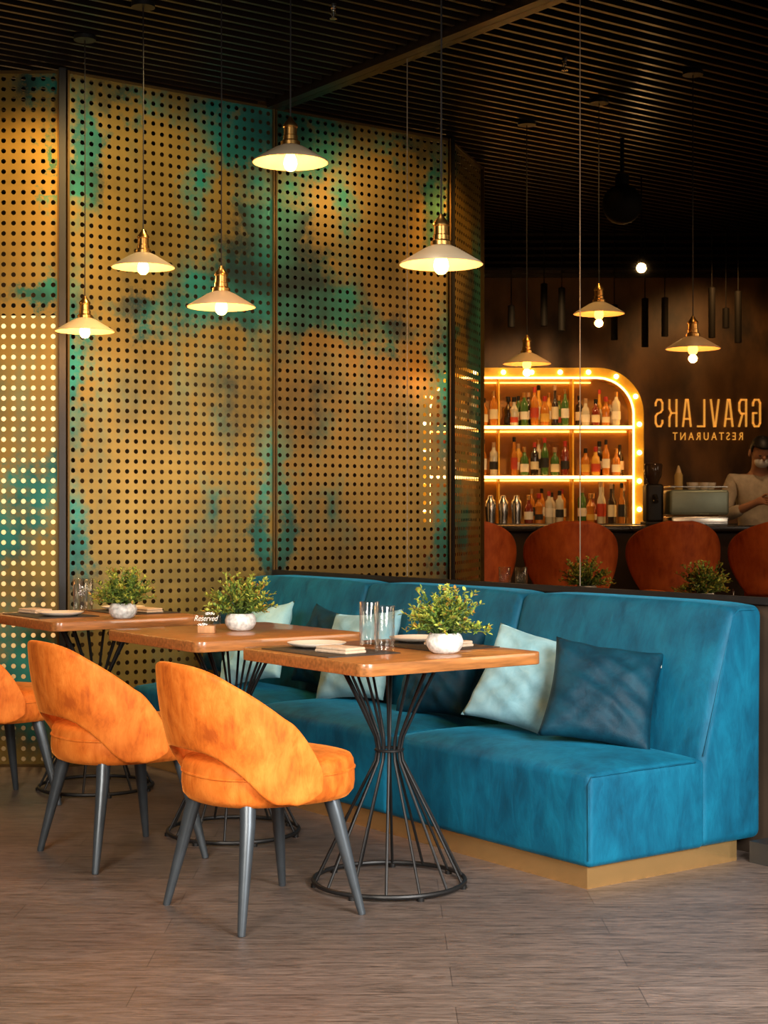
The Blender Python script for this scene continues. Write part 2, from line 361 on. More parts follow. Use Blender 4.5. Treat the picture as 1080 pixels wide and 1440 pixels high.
# ---------------------------------------------------------------- sofa
sf=root('sofa',(0,0,0),0,'long blue-teal velvet banquette sofa on brushed brass plinth','sofa')
mk('base',comb(box(.015,.735,.015,3.22,0,.085)),M_brassbase,sf,smooth=False,label='brushed brass plinth')
secs=[(-.015,1.10),(1.10,2.19),(2.19,3.235)]
for a,b in secs:
    hy=(b-a)/2-.0035; hx=.275; hz=.152; hs=hy-.002
    def f(x,y,z,hx=hx,hy=hs,hz=hz):
        k=max(0,(1-(x/hx)**4))*max(0,(1-(y/hy)**6))
        if z>0: z+=.035*k*(z/hz)
        kf=max(0,(1-(z/.19)**2))*max(0,(1-(y/hy)**6))
        if x<0: x-=.010*kf
        return (x,y,z)
    mk('seat',rbox(hx,hs,hz,.022,4,(10,16,4),f),M_blue,sf,loc=(.275,(a+b)/2,.072+hz),ang=60)
    def fb(x,y,z,hy=hy):
        zz=z+.411+.072
        tf=.525 if zz<.36 else .525+.155*((zz-.36)/.53)
        k=max(0,1-(y/hy)**8)*max(0,1-((zz-.62)/.27)**2) if zz>.36 else 0
        t=.84-(.84-tf)*(.5-x/.34)
        if x<-.1: t-=.022*k
        if zz>.85 : zz+=.014*max(0,1-(y/hy)**6)
        return (t,y,zz)
    mk('backrest',rbox(.17,hy,.411,.034,5,(3,16,10),fb),M_blue,sf,loc=(0,(a+b)/2,0),ang=60)
mk('piping',comb(tube([(.0,-.009,.10),(-.002,-.009,.345),(.012,-.009,.370),(.20,-.010,.373),(.50,-.010,.373)],.0028,6),tube([(.538,-.010,.39),(.60,-.010,.585),(.668,-.009,.80),(.690,-.009,.866),(.718,-.009,.886),(.80,-.009,.886)],.0028,6)),M_blue,sf)
def pillow_mesh(h,T,seed,a=1.0):
    rnd=random.Random(seed); n=30; V=[];F=[]; top={};bot={}
    ph=[rnd.uniform(0,6) for _ in range(6)]
    for i in range(n+1):
        for j in range(n+1):
            u=-1+2*i/n; v=-1+2*j/n
            x=h*u*(1-.09*(1-v*v)); y=h*a*v*(1-.09*(1-u*u))
            e=max(0,(1-u*u)*(1-v*v)); z=T*e**.42
            r_=math.hypot(u,v); an=math.atan2(v,u)
            wr=.008*math.sin(7*u+3*v+ph[0])*math.sin(5*v-2*u+ph[1])*e**.3+.004*math.sin(15*u-9*v+ph[2])*e**.3+.005*r_*abs(math.sin(2*an))*math.sin(13*an+ph[3])*e**.35
            top[i,j]=len(V); V.append((x,y,z+wr))
            if i in(0,n) or j in(0,n): bot[i,j]=top[i,j]
            else: bot[i,j]=len(V); V.append((x,y,-z*.8-wr))
    for i in range(n):
        for j in range(n):
            F.append((top[i,j],top[i+1,j],top[i+1,j+1],top[i,j+1])); F.append((bot[i,j],bot[i,j+1],bot[i+1,j+1],bot[i+1,j]))
    return V,F
def pillow(t,s,z,h,yaw,lean,twist,m,lab,seed,T=.078,a=1.):
    o=mk('throw_pillow',pillow_mesh(h,T,seed,a),m,ang=180)
    M=Matrix.Rotation(R(yaw),4,'Z')@Matrix.Rotation(-R(90-lean),4,'Y')@Matrix.Rotation(R(twist),4,'Z')
    o.matrix_world=Matrix.Translation((t,s,z))@M
    tag(o,lab,'pillow','throw pillows on the sofa'); return o
pa=pillow(.40,.345,.580,.200,46,32,-9,M_pdark,'dark teal velvet throw pillow leaning on sofa back',1)
mk('tag',box(-.012,.012,-.004,.016,-.0006,.0006),M_ink,pa,smooth=False,loc=(.15,-.188,0),label='small white sewn label')
pillow(.385,.715,.592,.200,30,30,-13,M_plight,'pale sky blue velvet throw pillow on sofa seat',2,.08,1.06)
pillow(.42,1.30,.585,.20,5,25,4,M_pdark,'dark teal velvet throw pillow behind the tables',3)
pillow(.43,1.90,.60,.21,8,24,6,M_plight,'pale sky blue velvet throw pillow behind middle table',4)
pillow(.50,2.27,.60,.19,0,18,-6,M_pdark,'dark teal velvet throw pillow tucked between pale ones',5)
pillow(.33,2.60,.60,.20,10,28,14,M_plight,'pale blue velvet throw pillow near far sofa end',6)
pillow(.44,3.0,.60,.19,5,20,-5,M_pdark,'dark teal velvet throw pillow at far sofa end',7)

# ---------------------------------------------------------------- tables
tb=root('dining_table',(-.462,.455,0),0,'square wooden table on black wire hourglass base','table','row of dining tables')
def rsq(h,rc,n=8):
    P=[]
    for q,(sx,sy) in enumerate(((1,1),(-1,1),(-1,-1),(1,-1))):
        for i in range(n+1):
            a=R(90*q)+R(90)*i/n; P.append((sx*(h-rc)+rc*math.cos(a),sy*(h-rc)+rc*math.sin(a)))
    # keep each corner fan oriented around its own centre
    return P
def slab(h,rc,z0,z1,e=.004):
    Ls=[(h-e,z0),(h-e*.3,z0+e*.3),(h,z0+e),(h,z1-e),(h-e*.3,z1-e*.3),(h-e,z1)]
    V=[];F=[]
    for hh,z in Ls:
        P=rsq(hh,rc-(h-hh)); V+=[(x,y,z) for x,y in P]
    n=len(P)
    for k in range(len(Ls)-1):
        for i in range(n): F.append((k*n+i,k*n+(i+1)%n,(k+1)*n+(i+1)%n,(k+1)*n+i))
    F.append(tuple(reversed(range(n)))); F.append(tuple((len(Ls)-1)*n+i for i in range(n)))
    return V,F
mk('tabletop',slab(.362,.042,.735,.775),M_wood,tb,ang=35)
rods=[]
NR=14
for i in range(NR):
    a=2*math.pi*i/NR; c,s=math.cos(a),math.sin(a)
    rods.append(tube([(.245*c,.245*s,.018),(.15*c,.15*s,.21),(.046*c,.046*s,.41),(.040*c,.040*s,.45),(.048*c,.048*s,.49),(.10*c,.10*s,.60),(.165*c,.165*s,.728)],.0048,8))
mk('base_rods',comb(*rods),M_black,tb)
mk('base_ring',comb(ring(.25,.008,.016),*[tr(lathe([(.012,0),(.012,.012),(.007,.016)],10),.25*math.cos(2*math.pi*i/7),.25*math.sin(2*math.pi*i/7),0) for i in range(7)]),M_black,tb)
mk('collar',comb(ring(.045,.005,.445,24,6)),M_black,tb)
mk('mounting_plate',lathe([(.18,.722),(.18,.735)],32),M_black,tb)
copy_thing(tb,(-.465,1.46,0)); copy_thing(tb,(-.465,2.66,0))

# ---------------------------------------------------------------- chairs
def chair_parts(par,mv,ml=M_steel):
    N=36; K=12; V=[];F=[]
    XE=.055
    def plan(p):
        s=1 if p>=0 else -1; q=abs(p)
        if q<.78:
            th=q/.78*math.pi/2
            x=-.262*(math.cos(th)**.84); y=.246*(math.sin(th)**.90)
        else:
            k=(q-.78)/.22; x=XE*k; y=.246+.002*k
        return x,s*y
    def sm(a,b,x):
        t=max(0,min(1,(x-a)/(b-a))); return t*t*(3-2*t)
    for i in range(2*N+1):
        p=(i-N)/N; x,y=plan(p)
        zt=.787-.035*(abs(y)/.25)**3
        # smooth blend between the flat top and the falling arm line
        l2=.765-.96*max(-.3,x+.215); d=zt-l2; w_=.035
        zt=(zt+l2-math.sqrt(d*d+w_*w_))/2+.006
        zb=.366+.158*(1-sm(-.268,-.09,x))
        if x>-.05:
            k=min(1,(x+.05)/(XE+.05)); e=math.sqrt(max(0,1-k*k))
            ztl=.765-.96*(-.05+.215); zmid=.42
            zt=zmid+(min(zt,ztl)-zmid)*e+.006; zb=zmid-(zmid-.366)*e-.006
        for j in range(K+1):
            v=j/K; z=zb+(zt-zb)*v
            lean=-.058*max(0,(z-.45)/.33)*max(0,min(1,(-x+.02)/.2))
            flare=1+.01*(z-.45)/.33
            bul=.010*math.sin(v*math.pi)
            V.append((x+lean-(bul if x<-.1 else 0),y*flare,z))
    W=K+1
    for i in range(2*N):
        for j in range(K): F.append((i*W+j,(i+1)*W+j,(i+1)*W+j+1,i*W+j+1))
    o=mk('backrest',(V,F),mv,par,ang=180)
    md=o.modifiers.new('thick','SOLIDIFY'); md.thickness=.026; md.offset=0
    sb=o.modifiers.new('round','SUBSURF'); sb.levels=1; sb.render_levels=2
    prof=[(.0,.352),(.70,.350),(.93,.356),(.985,.374),(1.0,.400),(.998,.425),(.990,.437),(.992,.447),(.985,.464),(.95,.479),(.80,.488),(.5,.493),(.0,.495)]
    n=48; V=[];F=[]
    for r,z in prof:
        for i in range(n):
            a=2*math.pi*i/n; c,s=math.cos(a),math.sin(a)
            x=.264*math.copysign(abs(c)**.84,c); y=.236*math.copysign(abs(s)**.84,s)
            V.append((x*max(r,.001)+.020,y*max(r,.001),z))
    for k in range(len(prof)-1):
        for i in range(n): j=(i+1)%n; F.append((k*n+i,k*n+j,(k+1)*n+j,(k+1)*n+i))
    mk('seat',(V,F),mv,par,ang=180)
    pp=[(.264*math.copysign(abs(math.cos(a))**.84,math.cos(a))*.994+.020,.236*math.copysign(abs(math.sin(a))**.84,math.sin(a))*.994,.440) for a in [2*math.pi*(i+.5)/60 for i in range(60)]]
    mk('piping',tube(pp,.0042,6,True),mv,par)
    for sx in(-1,1):
        for sy in(-1,1):
            mk('leg',tube([(sx*.145,sy*.15,.370),(sx*.158,sy*.17,.30),(sx*.213,sy*.227,.006),(sx*.2135,sy*.228,0)],[.025,.023,.012,.011],14),ml,par)
ch=root('dining_chair',(-.975,.415,0),0,'orange velvet curved-back chair with dark metal legs','chair','orange velvet dining chairs')
chair_parts(ch,M_orange)
copy_thing(ch,(-.975,1.38,0)); copy_thing(ch,(-.975,2.62,0))

# ---------------------------------------------------------------- pendants
def mesh_only(nme,g,m):
    o=mk(nme,g,m); me=o.data; bpy.data.objects.remove(o); return (nme,me,m)
PARTS=[mesh_only('lamp_shade',lathe([(.028,.062),(.055,.050),(.095,.026),(.128,.006),(.134,.0),(.131,-.001),(.126,.003),(.094,.021),(.054,.044),(.02,.055)],48),M_white),
 mesh_only('socket',lathe([(.034,.060),(.034,.072),(.026,.078),(.026,.092),(.023,.095),(.023,.12),(.026,.123),(.026,.130),(.012,.148),(.005,.16)],24),M_brass),
 mesh_only('bulb',lathe([(.0,-.031),(.012,-.029),(.021,-.020),(.025,-.006),(.023,.010),(.016,.026),(.012,.04),(.012,.056)],20),M_bulb)]
def pendant(z,s,t=-.46):
    r=root('pendant_lamp',(t,s,z),0,'white enamel pendant lamp with brass socket and glowing bulb','lamp','pendant lamps over the tables')
    for nme,me,mm in PARTS:
        o=bpy.data.objects.new(nme,me); scene.collection.objects.link(o); o.parent=r
    L=ZC-z
    mk('cord',tube([(0,0,.145),(.001,0,L*.5),(0,0,L-.01)],.0028,6),M_cord,r)
    mk('canopy',tr(lathe([(.05,0),(.05,.018),(.012,.022)],24),0,0,L-.022),M_black,r)
    li=bpy.data.lights.new('bulb_light','POINT'); li.energy=11; li.color=(1,.43,.10); li.shadow_soft_size=.02
    lo=bpy.data.objects.new('bulb_light',li); scene.collection.objects.link(lo); lo.parent=r; lo.location=(0,0,-.048)
    return r
for t,s,z in ((-.46,2.784,2.045),(-.46,2.216,2.262),(-.46,1.561,2.025),(-.56,.908,2.455),(-.46,.180,2.013)): pendant(z,s,t)
spk=mk('ceiling_sprinkler',comb(lathe([(.012,-.0),(.012,-.02),(.008,-.024),(.008,-.03)],12),tube([(-.01,0,-.028),(-.013,0,-.045),(0,0,-.06)],.002,6),tube([(.01,0,-.028),(.013,0,-.045),(0,0,-.06)],.002,6),lathe([(.0,-.066),(.016,-.064),(.016,-.061),(.0,-.060)],16),lathe([(.003,-.03),(.003,-.06)],8)),M_chrome,loc=(.2,1.76,ZC))
tag(spk,'small metal fire sprinkler head under slatted ceiling','sprinkler')

# ---------------------------------------------------------------- tableware
ZT=.775
pt=root('potted_plant',(-.396,.243,ZT),0,'small bushy green plant in crackled white bowl','plant','table plants')
mk('pot',lathe([(.0,0),(.034,0),(.048,.008),(.059,.026),(.060,.042),(.054,.058),(.047,.066),(.043,.066),(.049,.056),(.053,.04),(.0,.04)],32),M_ceramic,pt)
mk('soil',lathe([(.0,.050),(.05,.052),(.0,.056)],20),M_soil,pt)
V=[];F=[];MI=[]
rnd=random.Random(3)
def leaf(p,d,nrm,L,W,mi):
    d=d.normalized(); s=d.cross(nrm)
    if s.length<1e-3: s=Vector((1,0,0))
    s.normalize(); up=s.cross(d)
    o=len(V)
    for (a,b,c) in ((0,0,0),(.35,.5,.08),(.75,.38,.06),(1,0,-.06),(.75,-.38,.06),(.35,-.5,.08),(.5,0,-.04)):
        V.append(tuple(p+d*(a*L)+s*(b*W)+up*(c*L)))
    for q in ((0,1,6),(1,2,6),(2,3,6),(3,4,6),(4,5,6),(5,0,6)):
        F.append(tuple(o+i for i in q)); MI.append(mi)
stems=[]
for k in range(90):
    az=rnd.uniform(0,2*math.pi); el=math.acos(rnd.uniform(-.05,1.))
    rr_=rnd.uniform(.70,1.12)
    end=Vector((.137*math.sin(el)*math.cos(az)*rr_,.137*math.sin(el)*math.sin(az)*rr_,.07+.150*math.cos(el)*rr_))
    st=Vector((.03*math.cos(az)*rnd.random(),.03*math.sin(az)*rnd.random(),.05))
    mid=(st+end)/2+Vector((0,0,.025))
    pts=[st,mid,end]; stems.append(tube(pts,[.0016,.0012,.0008],4))
    for q in range(9):
        t=.35+.65*q/8; p=(1-t)**2*st+2*t*(1-t)*mid+t*t*end
        for sd in range(2):
            dr=(end-st).normalized()*.6+Vector((rnd.uniform(-1,1),rnd.uniform(-1,1),rnd.uniform(-.5,1)))
            leaf(p,dr,Vector((rnd.uniform(-.5,.5),rnd.uniform(-.5,.5),1)),rnd.uniform(.013,.022),rnd.uniform(.007,.012),rnd.choice((0,0,1,0,2) if t<.8 else (0,1,1,1,3)))
fo=mk('foliage',(V,F),[M_leaf1,M_leaf2,M_leaf3,M_leaf4],pt,smooth=False)
fo.data.polygons.foreach_set('material_index',MI)
mk('stem',comb(*stems),M_leaf3,pt)
copy_thing(pt,(-.43,1.466,ZT),1.3); copy_thing(pt,(-.49,2.344,ZT),2.5)
def glass_mesh():
    prof=[(.0,0),(.030,0),(.0315,.003),(.033,.05),(.0345,.15),(.0338,.1514),(.0328,.15),(.0312,.05),(.029,.012),(.0,.010)]
    g=lathe(prof,60); V=[]
    for i,(x,y,z) in enumerate(g[0]):
        r=math.hypot(x,y); k=i%60
        f=1+(.03 if (k%4<2) else 0)*(1 if .012<z<.14 and r>.0319 else 0)
        V.append((x*f,y*f,z))
    return V,g[1]
gl=mk('drinking_glass',glass_mesh(),M_glass,loc=(-.538,.378,ZT)); tag(gl,'tall clear empty drinking glass on table','glass','drinking glasses')
for p in ((-.44,.60),(-.46,2.83),(-.40,2.90)): copy_thing(gl,(p[0],p[1],ZT))
pm=mk('placemat',rbox(.14,.20,.0015,.001,1,(1,1,1)),M_placemat,loc=(-.655,.52,ZT+.0018)); tag(pm,'thin dark rectangular placemat on table','placemat','placemats')
for p in ((-.255,.50),(-.655,2.72),(-.255,2.72)): copy_thing(pm,(p[0],p[1],ZT+.0018))
pl=mk('plate',lathe([(.0,0),(.055,0),(.085,.008),(.098,.015),(.099,.0175),(.083,.012),(.055,.005),(.0,.005)],40),M_plate,loc=(-.63,.635,ZT+.0035)); tag(pl,'small round cream stoneware plate on placemat','plate','side plates')
for p in ((-.22,.62),(-.25,2.82),(-.65,2.62)): copy_thing(pl,(p[0],p[1],ZT+.0035))
def nap():
    return comb(rbox(.045,.075,.005,.0045,3,(2,4,1)),tr(rbox(.043,.073,.005,.0045,3,(2,4,1)),.001,.001,.0095))
npk=mk('napkin',nap(),M_napkin,loc=(-.675,.43,ZT+.0088),rot=R(8)); tag(npk,'folded beige linen napkin on dark placemat','napkin','folded napkins')
for p in ((-.24,.42),(-.665,2.86),(-.24,2.62)): copy_thing(npk,(p[0],p[1],ZT+.0088))
def text_mesh(body,shear=0.):
    c=bpy.data.curves.new('txt','FONT'); c.body=body; c.size=1; c.shear=shear; c.align_x='CENTER'; c.align_y='CENTER'
    o=bpy.data.objects.new('txt',c); scene.collection.objects.link(o)
    dg=bpy.context.evaluated_depsgraph_get(); me=bpy.data.meshes.new_from_object(o.evaluated_get(dg)); 
    bpy.data.objects.remove(o); return me
def text_obj(body,w,h,parent,m,nme,loc,rot,shear=0,ext=.004):
    me=text_mesh(body,shear)
    xs=[v.co.x for v in me.vertices]; ys=[v.co.y for v in me.vertices]
    sx=w/(max(xs)-min(xs)); sy=h/(max(ys)-min(ys)); cx=(max(xs)+min(xs))/2; cy=(max(ys)+min(ys))/2
    for v in me.vertices: v.co=((v.co.x-cx)*sx,(v.co.y-cy)*sy,0)
    me.materials.clear(); me.materials.append(m); me.name=nme
    o=bpy.data.objects.new(nme,me); scene.collection.objects.link(o); o.parent=parent; o.location=loc; o.rotation_euler=rot
    md=o.modifiers.new('thick','SOLIDIFY'); md.thickness=ext; md.offset=0
    return o
rs=root('reserved_sign',(-.60,1.43,ZT),R(-40),'clear acrylic reserved sign on small wooden block','sign')
mk('block',rbox(.032,.016,.014,.003,2,(1,1,1)),M_signwood,rs,loc=(0,0,.014))
mk('plaque',rbox(.052,.0015,.026,.001,1,(1,1,1)),M_glass,rs,loc=(0,0,.053))
text_obj('Reserved',.092,.021,rs,M_ink,'lettering',(0,-.0025,.056),(R(90),0,0),.4,.0006)

# ---------------------------------------------------------------- bar (seen in the mirror)
bc=root('bar_counter',B(2.2,10.6),TH,'long dark bar counter with black top','counter')
mk('body',box(-1.7,1.75,-.2,.25,0,1.10),mat('counter_front',(.03,.018,.011),.5),bc,smooth=False)
mk('countertop',rbox(1.78,.28,.02,.008,2,(1,1,1)),M_counter,bc,loc=(.0,0,1.12))
bb=root('back_counter',B(1.8,12.2),TH,'dark back bar cabinet under lit shelving','cabinet')
mk('body',box(-1.9,1.75,-.25,.29,0,1.10),mat('cab_dark',(.03,.02,.014),.5),bb,smooth=False)
mk('countertop',rbox(1.83,.28,.02,.008,2,(1,1,1)),M_counter,bb,loc=(-.08,0,1.12))
US=root('display_shelf',B(1.15,12.36,1.14),TH,'rounded golden back-bar shelf unit edged with marquee bulbs','shelf')
def rr(hx,z0,z1,rc,n=12):
    P=[(-hx,z0),(hx,z0)]
    for i in range(n+1):
        a=R(90)*i/n; P.append((hx-rc+rc*math.cos(a),z1-rc+rc*math.sin(a)))
    for i in range(n+1):
        a=R(90)+R(90)*i/n; P.append((-hx+rc+rc*math.cos(a),z1-rc+rc*math.sin(a)))
    return P
HX=.875; HT=1.215; RC=.36; FW=.075
def frame_g(o,i,y0,y1):
    n=len(o); V=[(x,y0,z) for x,z in o]+[(x,y0,z) for x,z in i]+[(x,y1,z) for x,z in o]+[(x,y1,z) for x,z in i]; F=[]
    for k in range(n):
        j=(k+1)%n
        if k==0: continue
        F+=[(k,j,n+j,n+k),(2*n+k,3*n+k,3*n+j,2*n+j),(k,2*n+k,2*n+j,j),(n+k,n+j,3*n+j,3*n+k)]
    return V,F
outer=rr(HX,0,HT,RC); inner=rr(HX-FW,0,HT-FW,RC-FW)
mk('frame',frame_g(outer,inner,-.16,.12),M_mwood,US,smooth=False)
mk('back_panel',([(x,.125,z) for x,z in rr(HX-.01,0,HT-.01,RC)],[tuple(range(len(outer)))]),mat('shelf_back',(.30,.15,.03),.4),US,smooth=False)
ledpts=[(x,-.165,z) for x,z in rr(HX-FW-.004,0,HT-FW-.004,RC-FW)][1:]+[(-(HX-FW-.004),-.165,0)]
mk('led_strip',tube(ledpts,.008,6),M_led,US)
for z in (.372,.762):
    mk('shelf',box(-HX+FW,HX-FW,-.15,.12,z-.022,z),M_mwood,US,smooth=False)
    mk('led_strip',box(-HX+FW+.01,HX-FW-.01,-.160,-.15,z-.022,z+.0),M_led,US,smooth=False)
for z,w_ in ((.372-.032,HX-FW-.02),(.762-.032,HX-FW-.02),(HT-FW-.02,HX-RC-.02)):
    mk('led_strip',box(-w_,w_,.100,.118,z-.006,z+.006),M_backglow,US,smooth=False)  # extra glow strips added at the rear to light the back panel
for x in (.25,-.33): mk('divider',box(x-.006,x+.006,-.12,.095,.0,HT-FW),M_mwood,US,smooth=False)
bm=rr(HX-FW/2,0,HT-FW/2,RC-FW/2,16)[1:]+[(-(HX-FW/2),0)]
pts=[Vector((x,0,z)) for x,z in bm]; tot=sum((pts[i+1]-pts[i]).length for i in range(len(pts)-1)); nb=17; bmsh=None
for k in range(nb):
    d=tot*(k+.5)/nb; i=0
    while d>(pts[i+1]-pts[i]).length and i<len(pts)-2: d-=(pts[i+1]-pts[i]).length; i+=1
    p=pts[i]+(pts[i+1]-pts[i]).normalized()*d
    if bmsh is None:
        o=mk('bulb',xf(lathe([(.0,.03),(.014,.024),(.020,.008),(.017,-.008),(.010,-.02)],12),Matrix.Rotation(R(90),4,'X')),M_mbulb,US); bmsh=o.data
    else:
        o=bpy.data.objects.new('bulb',bmsh); scene.collection.objects.link(o); o.parent=US
    o.location=(p.x,-.18,p.z)
# bottles
bodymats=[mat('bottle_amber',(.50,.17,.02),.08,0,.05,8,coat=1.),mat('bottle_green',(.06,.14,.03),.08,0,.05,8,coat=1.),mat('bottle_clear',(.55,.50,.38),.06,0,.05,8,coat=1.),
          mat('bottle_dark',(.025,.015,.010),.08,0,.05,8,coat=1.),mat('bottle_red',(.20,.03,.012),.08,0,.05,8,coat=1.),mat('bottle_gold',(.68,.36,.05),.08,0,.05,8,coat=1.)]
labmats=[mat('label_cream',(.7,.6,.40),.6),mat('label_red',(.45,.05,.02),.6),mat('label_black',(.02,.02,.02),.5),mat('label_white',(.75,.7,.6),.6),mat('label_ochre',(.6,.35,.06),.6)]
capmats=[M_black,M_brass,mat('cap_red',(.4,.03,.02),.4),mat('cap_cork',(.4,.24,.12),.7)]
shapes=[([(.0,0),(.031,0),(.033,.006),(.033,.15),(.030,.17),(.014,.195),(.012,.245)],.033,.05,.12,.245,.013),
 ([(.0,0),(.028,0),(.030,.006),(.031,.17),(.024,.19),(.013,.21),(.0115,.27)],.0312,.06,.13,.27,.0125),
 ([(.0,0),(.034,0),(.036,.008),(.036,.11),(.030,.14),(.016,.155),(.013,.21)],.036,.03,.09,.21,.015),
 ([(.0,0),(.030,0),(.031,.006),(.034,.14),(.033,.18),(.016,.20),(.013,.25)],.0335,.05,.11,.25,.014),
 ([(.0,0),(.024,0),(.025,.005),(.026,.16),(.020,.18),(.012,.20),(.012,.29)],.0262,.05,.14,.29,.0125),
 ([(.0,0),(.034,0),(.036,.008),(.030,.09),(.036,.13),(.020,.155),(.013,.17),(.013,.22)],.033,.02,.07,.22,.017)]
meshes={}
def gm(k,g,m):
    if k not in meshes:
        o=mk(k[0],g,m); meshes[k]=o.data; bpy.data.objects.remove(o)
    return meshes[k]
rb=random.Random(11)
cn=['amber','green','clear','dark','red','golden']
def bottle(xv,yv,z,grp):
    si=rb.randrange(6); bi=rb.choice((0,0,1,2,2,2,3,3,4,5)); li=rb.choice((0,0,1,2,3,3,4)); ci=rb.randrange(4)
    pr_,rl,za,zb,zt,rc=shapes[si]
    me=gm(('bottle',si,bi),lathe(pr_,16),bodymats[bi])
    o=bpy.data.objects.new('bottle',me); scene.collection.objects.link(o); o.location=B(xv,yv,z); s=rb.uniform(.90,1.04); o.scale=(s,s,s*1.06)
    tag(o,cn[bi]+' glass liquor bottle with paper label on bar shelf','bottle',grp)
    l=bpy.data.objects.new('label',gm(('label',si,li),lathe([(rl+.0006,za),(rl+.0016,za),(rl+.0016,zb),(rl+.0006,zb)],16),labmats[li])); scene.collection.objects.link(l); l.parent=o
    c=bpy.data.objects.new('cap',gm(('cap',si,ci),lathe([(rc+.0015,zt-.03),(rc+.0015,zt+.006),(rc-.002,zt+.008)],12),capmats[ci])); scene.collection.objects.link(c); c.parent=o
DV=(1.15-.25,1.15+.33)
for z,grp,xe in ((1.14+.762+.001,'liquor bottles on the top shelf',1.85),(1.14+.372+.001,'liquor bottles on the middle shelf',1.90)):
    x=.46
    while x<xe:
        if min(abs(x-d) for d in DV)>.040: bottle(x,12.265+rb.uniform(-.006,.006),z,grp)
        if min(abs(x+.040-d) for d in DV)>.040 and x+.040<xe and rb.random()<.6: bottle(x+.040,12.345+rb.uniform(-.006,.006),z,grp)
        x+=.080
x=1.12
while x<1.86:
    if abs(x-1.48)>.05: bottle(x,12.12+rb.uniform(-.02,.02),1.141,'liquor bottles on the back counter'); 
    if abs(x+.04-1.48)>.05: bottle(x+.04,12.30+rb.uniform(-.02,.02),1.141,'liquor bottles on the back counter')
    x+=.080
sk=mk('cocktail_shaker',lathe([(.0,0),(.034,0),(.04,.09),(.043,.15),(.036,.175),(.022,.19),(.02,.215),(.0,.22)],20),M_chrome,loc=B(.92,12.08,1.141)); tag(sk,'polished steel cocktail shaker on back counter','shaker','cocktail shakers')
for x in (.82,1.02): copy_thing(sk,B(x,12.05,1.141))
ib=mk('ice_bucket',lathe([(.0,0),(.06,0),(.075,.13),(.078,.135),(.072,.135),(.058,.01),(.0,.01)],24),M_black,loc=B(.66,12.1,1.141)); tag(ib,'black metal ice bucket on back counter','bucket')
cm=root('coffee_machine',B(2.12,10.66,1.14),TH,'compact mint and steel espresso machine on counter','coffee machine')
mk('body',rbox(.20,.15,.085,.02,3,(2,2,1)),M_mint,cm,loc=(0,0,.155))
mk('drip_tray',rbox(.19,.17,.03,.01,2,(1,1,1)),M_chrome,cm,loc=(0,0,.03))
for x in (-.09,.09): mk('group_head',tr(comb(lathe([(.03,0),(.035,.03),(.035,.05)],16),tube([(0,0,.01),(0,.13,.0)],.009,8)),x,.14,.07),M_chrome,cm)
mk('cup_rail',tube([(-.19,-.13,.26),(.19,-.13,.26),(.19,.13,.26),(-.19,.13,.26)],.004,6,True),M_chrome,cm)
cup=mk('coffee_cup',lathe([(.0,0),(.022,0),(.034,.02),(.038,.05),(.036,.05),(.030,.02),(.0,.006)],20),M_plate,loc=B(2.10,10.66,1.14+.241)); tag(cup,'small white coffee cup on espresso machine','cup','stacked coffee cups')
for p in ((2.18,10.66),(2.14,10.75),(2.24,10.74)): copy_thing(cup,B(p[0],p[1],1.381))
sb=root('squeeze_bottle',B(2.0,10.62,1.381),TH,'yellow plastic squeeze bottle','bottle')
mk('body',lathe([(.0,0),(.026,0),(.028,.01),(.028,.10),(.02,.115)],16),mat('mustard',(.55,.38,.12),.4),sb); mk('nozzle',lathe([(.02,.112),(.018,.125),(.004,.165)],12),mat('nozzle_c',(.7,.5,.25),.5),sb)
gd=root('coffee_grinder',B(1.84,10.7,1.14),TH,'black coffee grinder with clear hopper on counter','coffee grinder')
mk('body',rbox(.06,.08,.13,.02,3,(1,1,1)),M_black,gd,loc=(0,0,.15)); mk('base',rbox(.07,.11,.012,.006,2,(1,1,1)),M_black,gd,loc=(0,-.01,.012))
mk('hopper',lathe([(.03,.28),(.06,.34),(.065,.41),(.06,.42),(.0,.425)],20),mat('smoked',(.06,.035,.02),.15),gd); mk('spout',tube([(0,-.08,.2),(0,-.12,.16)],.018,10),M_chrome,gd)
# sign lettering (narrow stroke letters)
sg=root('wall_sign',B(2.585,12.49,2.0),TH,'gold capital lettering mounted on rusty bar wall','sign')
GL={'G':[[(.95,.78),(.95,.88),(.75,1),(.25,1),(.05,.88),(.05,.12),(.25,0),(.75,0),(.95,.12),(.95,.5),(.5,.5)]],
 'R':[[(.05,0),(.05,1),(.7,1),(.93,.88),(.93,.6),(.7,.48),(.05,.48)],[(.5,.48),(.95,0)]],
 'A':[[(0,0),(.38,1),(.62,1),(1,0)],[(.13,.28),(.87,.28)]],'V':[[(0,1),(.42,0),(.58,0),(1,1)]],'L':[[(.05,1),(.05,0),(.9,0)]],
 'K':[[(.05,0),(.05,1)],[(.95,1),(.95,.66),(.72,.5),(.05,.5)],[(.72,.5),(.95,.34),(.95,0)]],
 'S':[[(.93,.78),(.93,.88),(.72,1),(.28,1),(.07,.88),(.07,.62),(.28,.53),(.72,.47),(.93,.38),(.93,.12),(.72,0),(.28,0),(.07,.12),(.07,.22)]]}
LG=[]; W_=.89; n_=8; pitch=W_/n_; lw=pitch*.56; lh=.212; swd=.0068
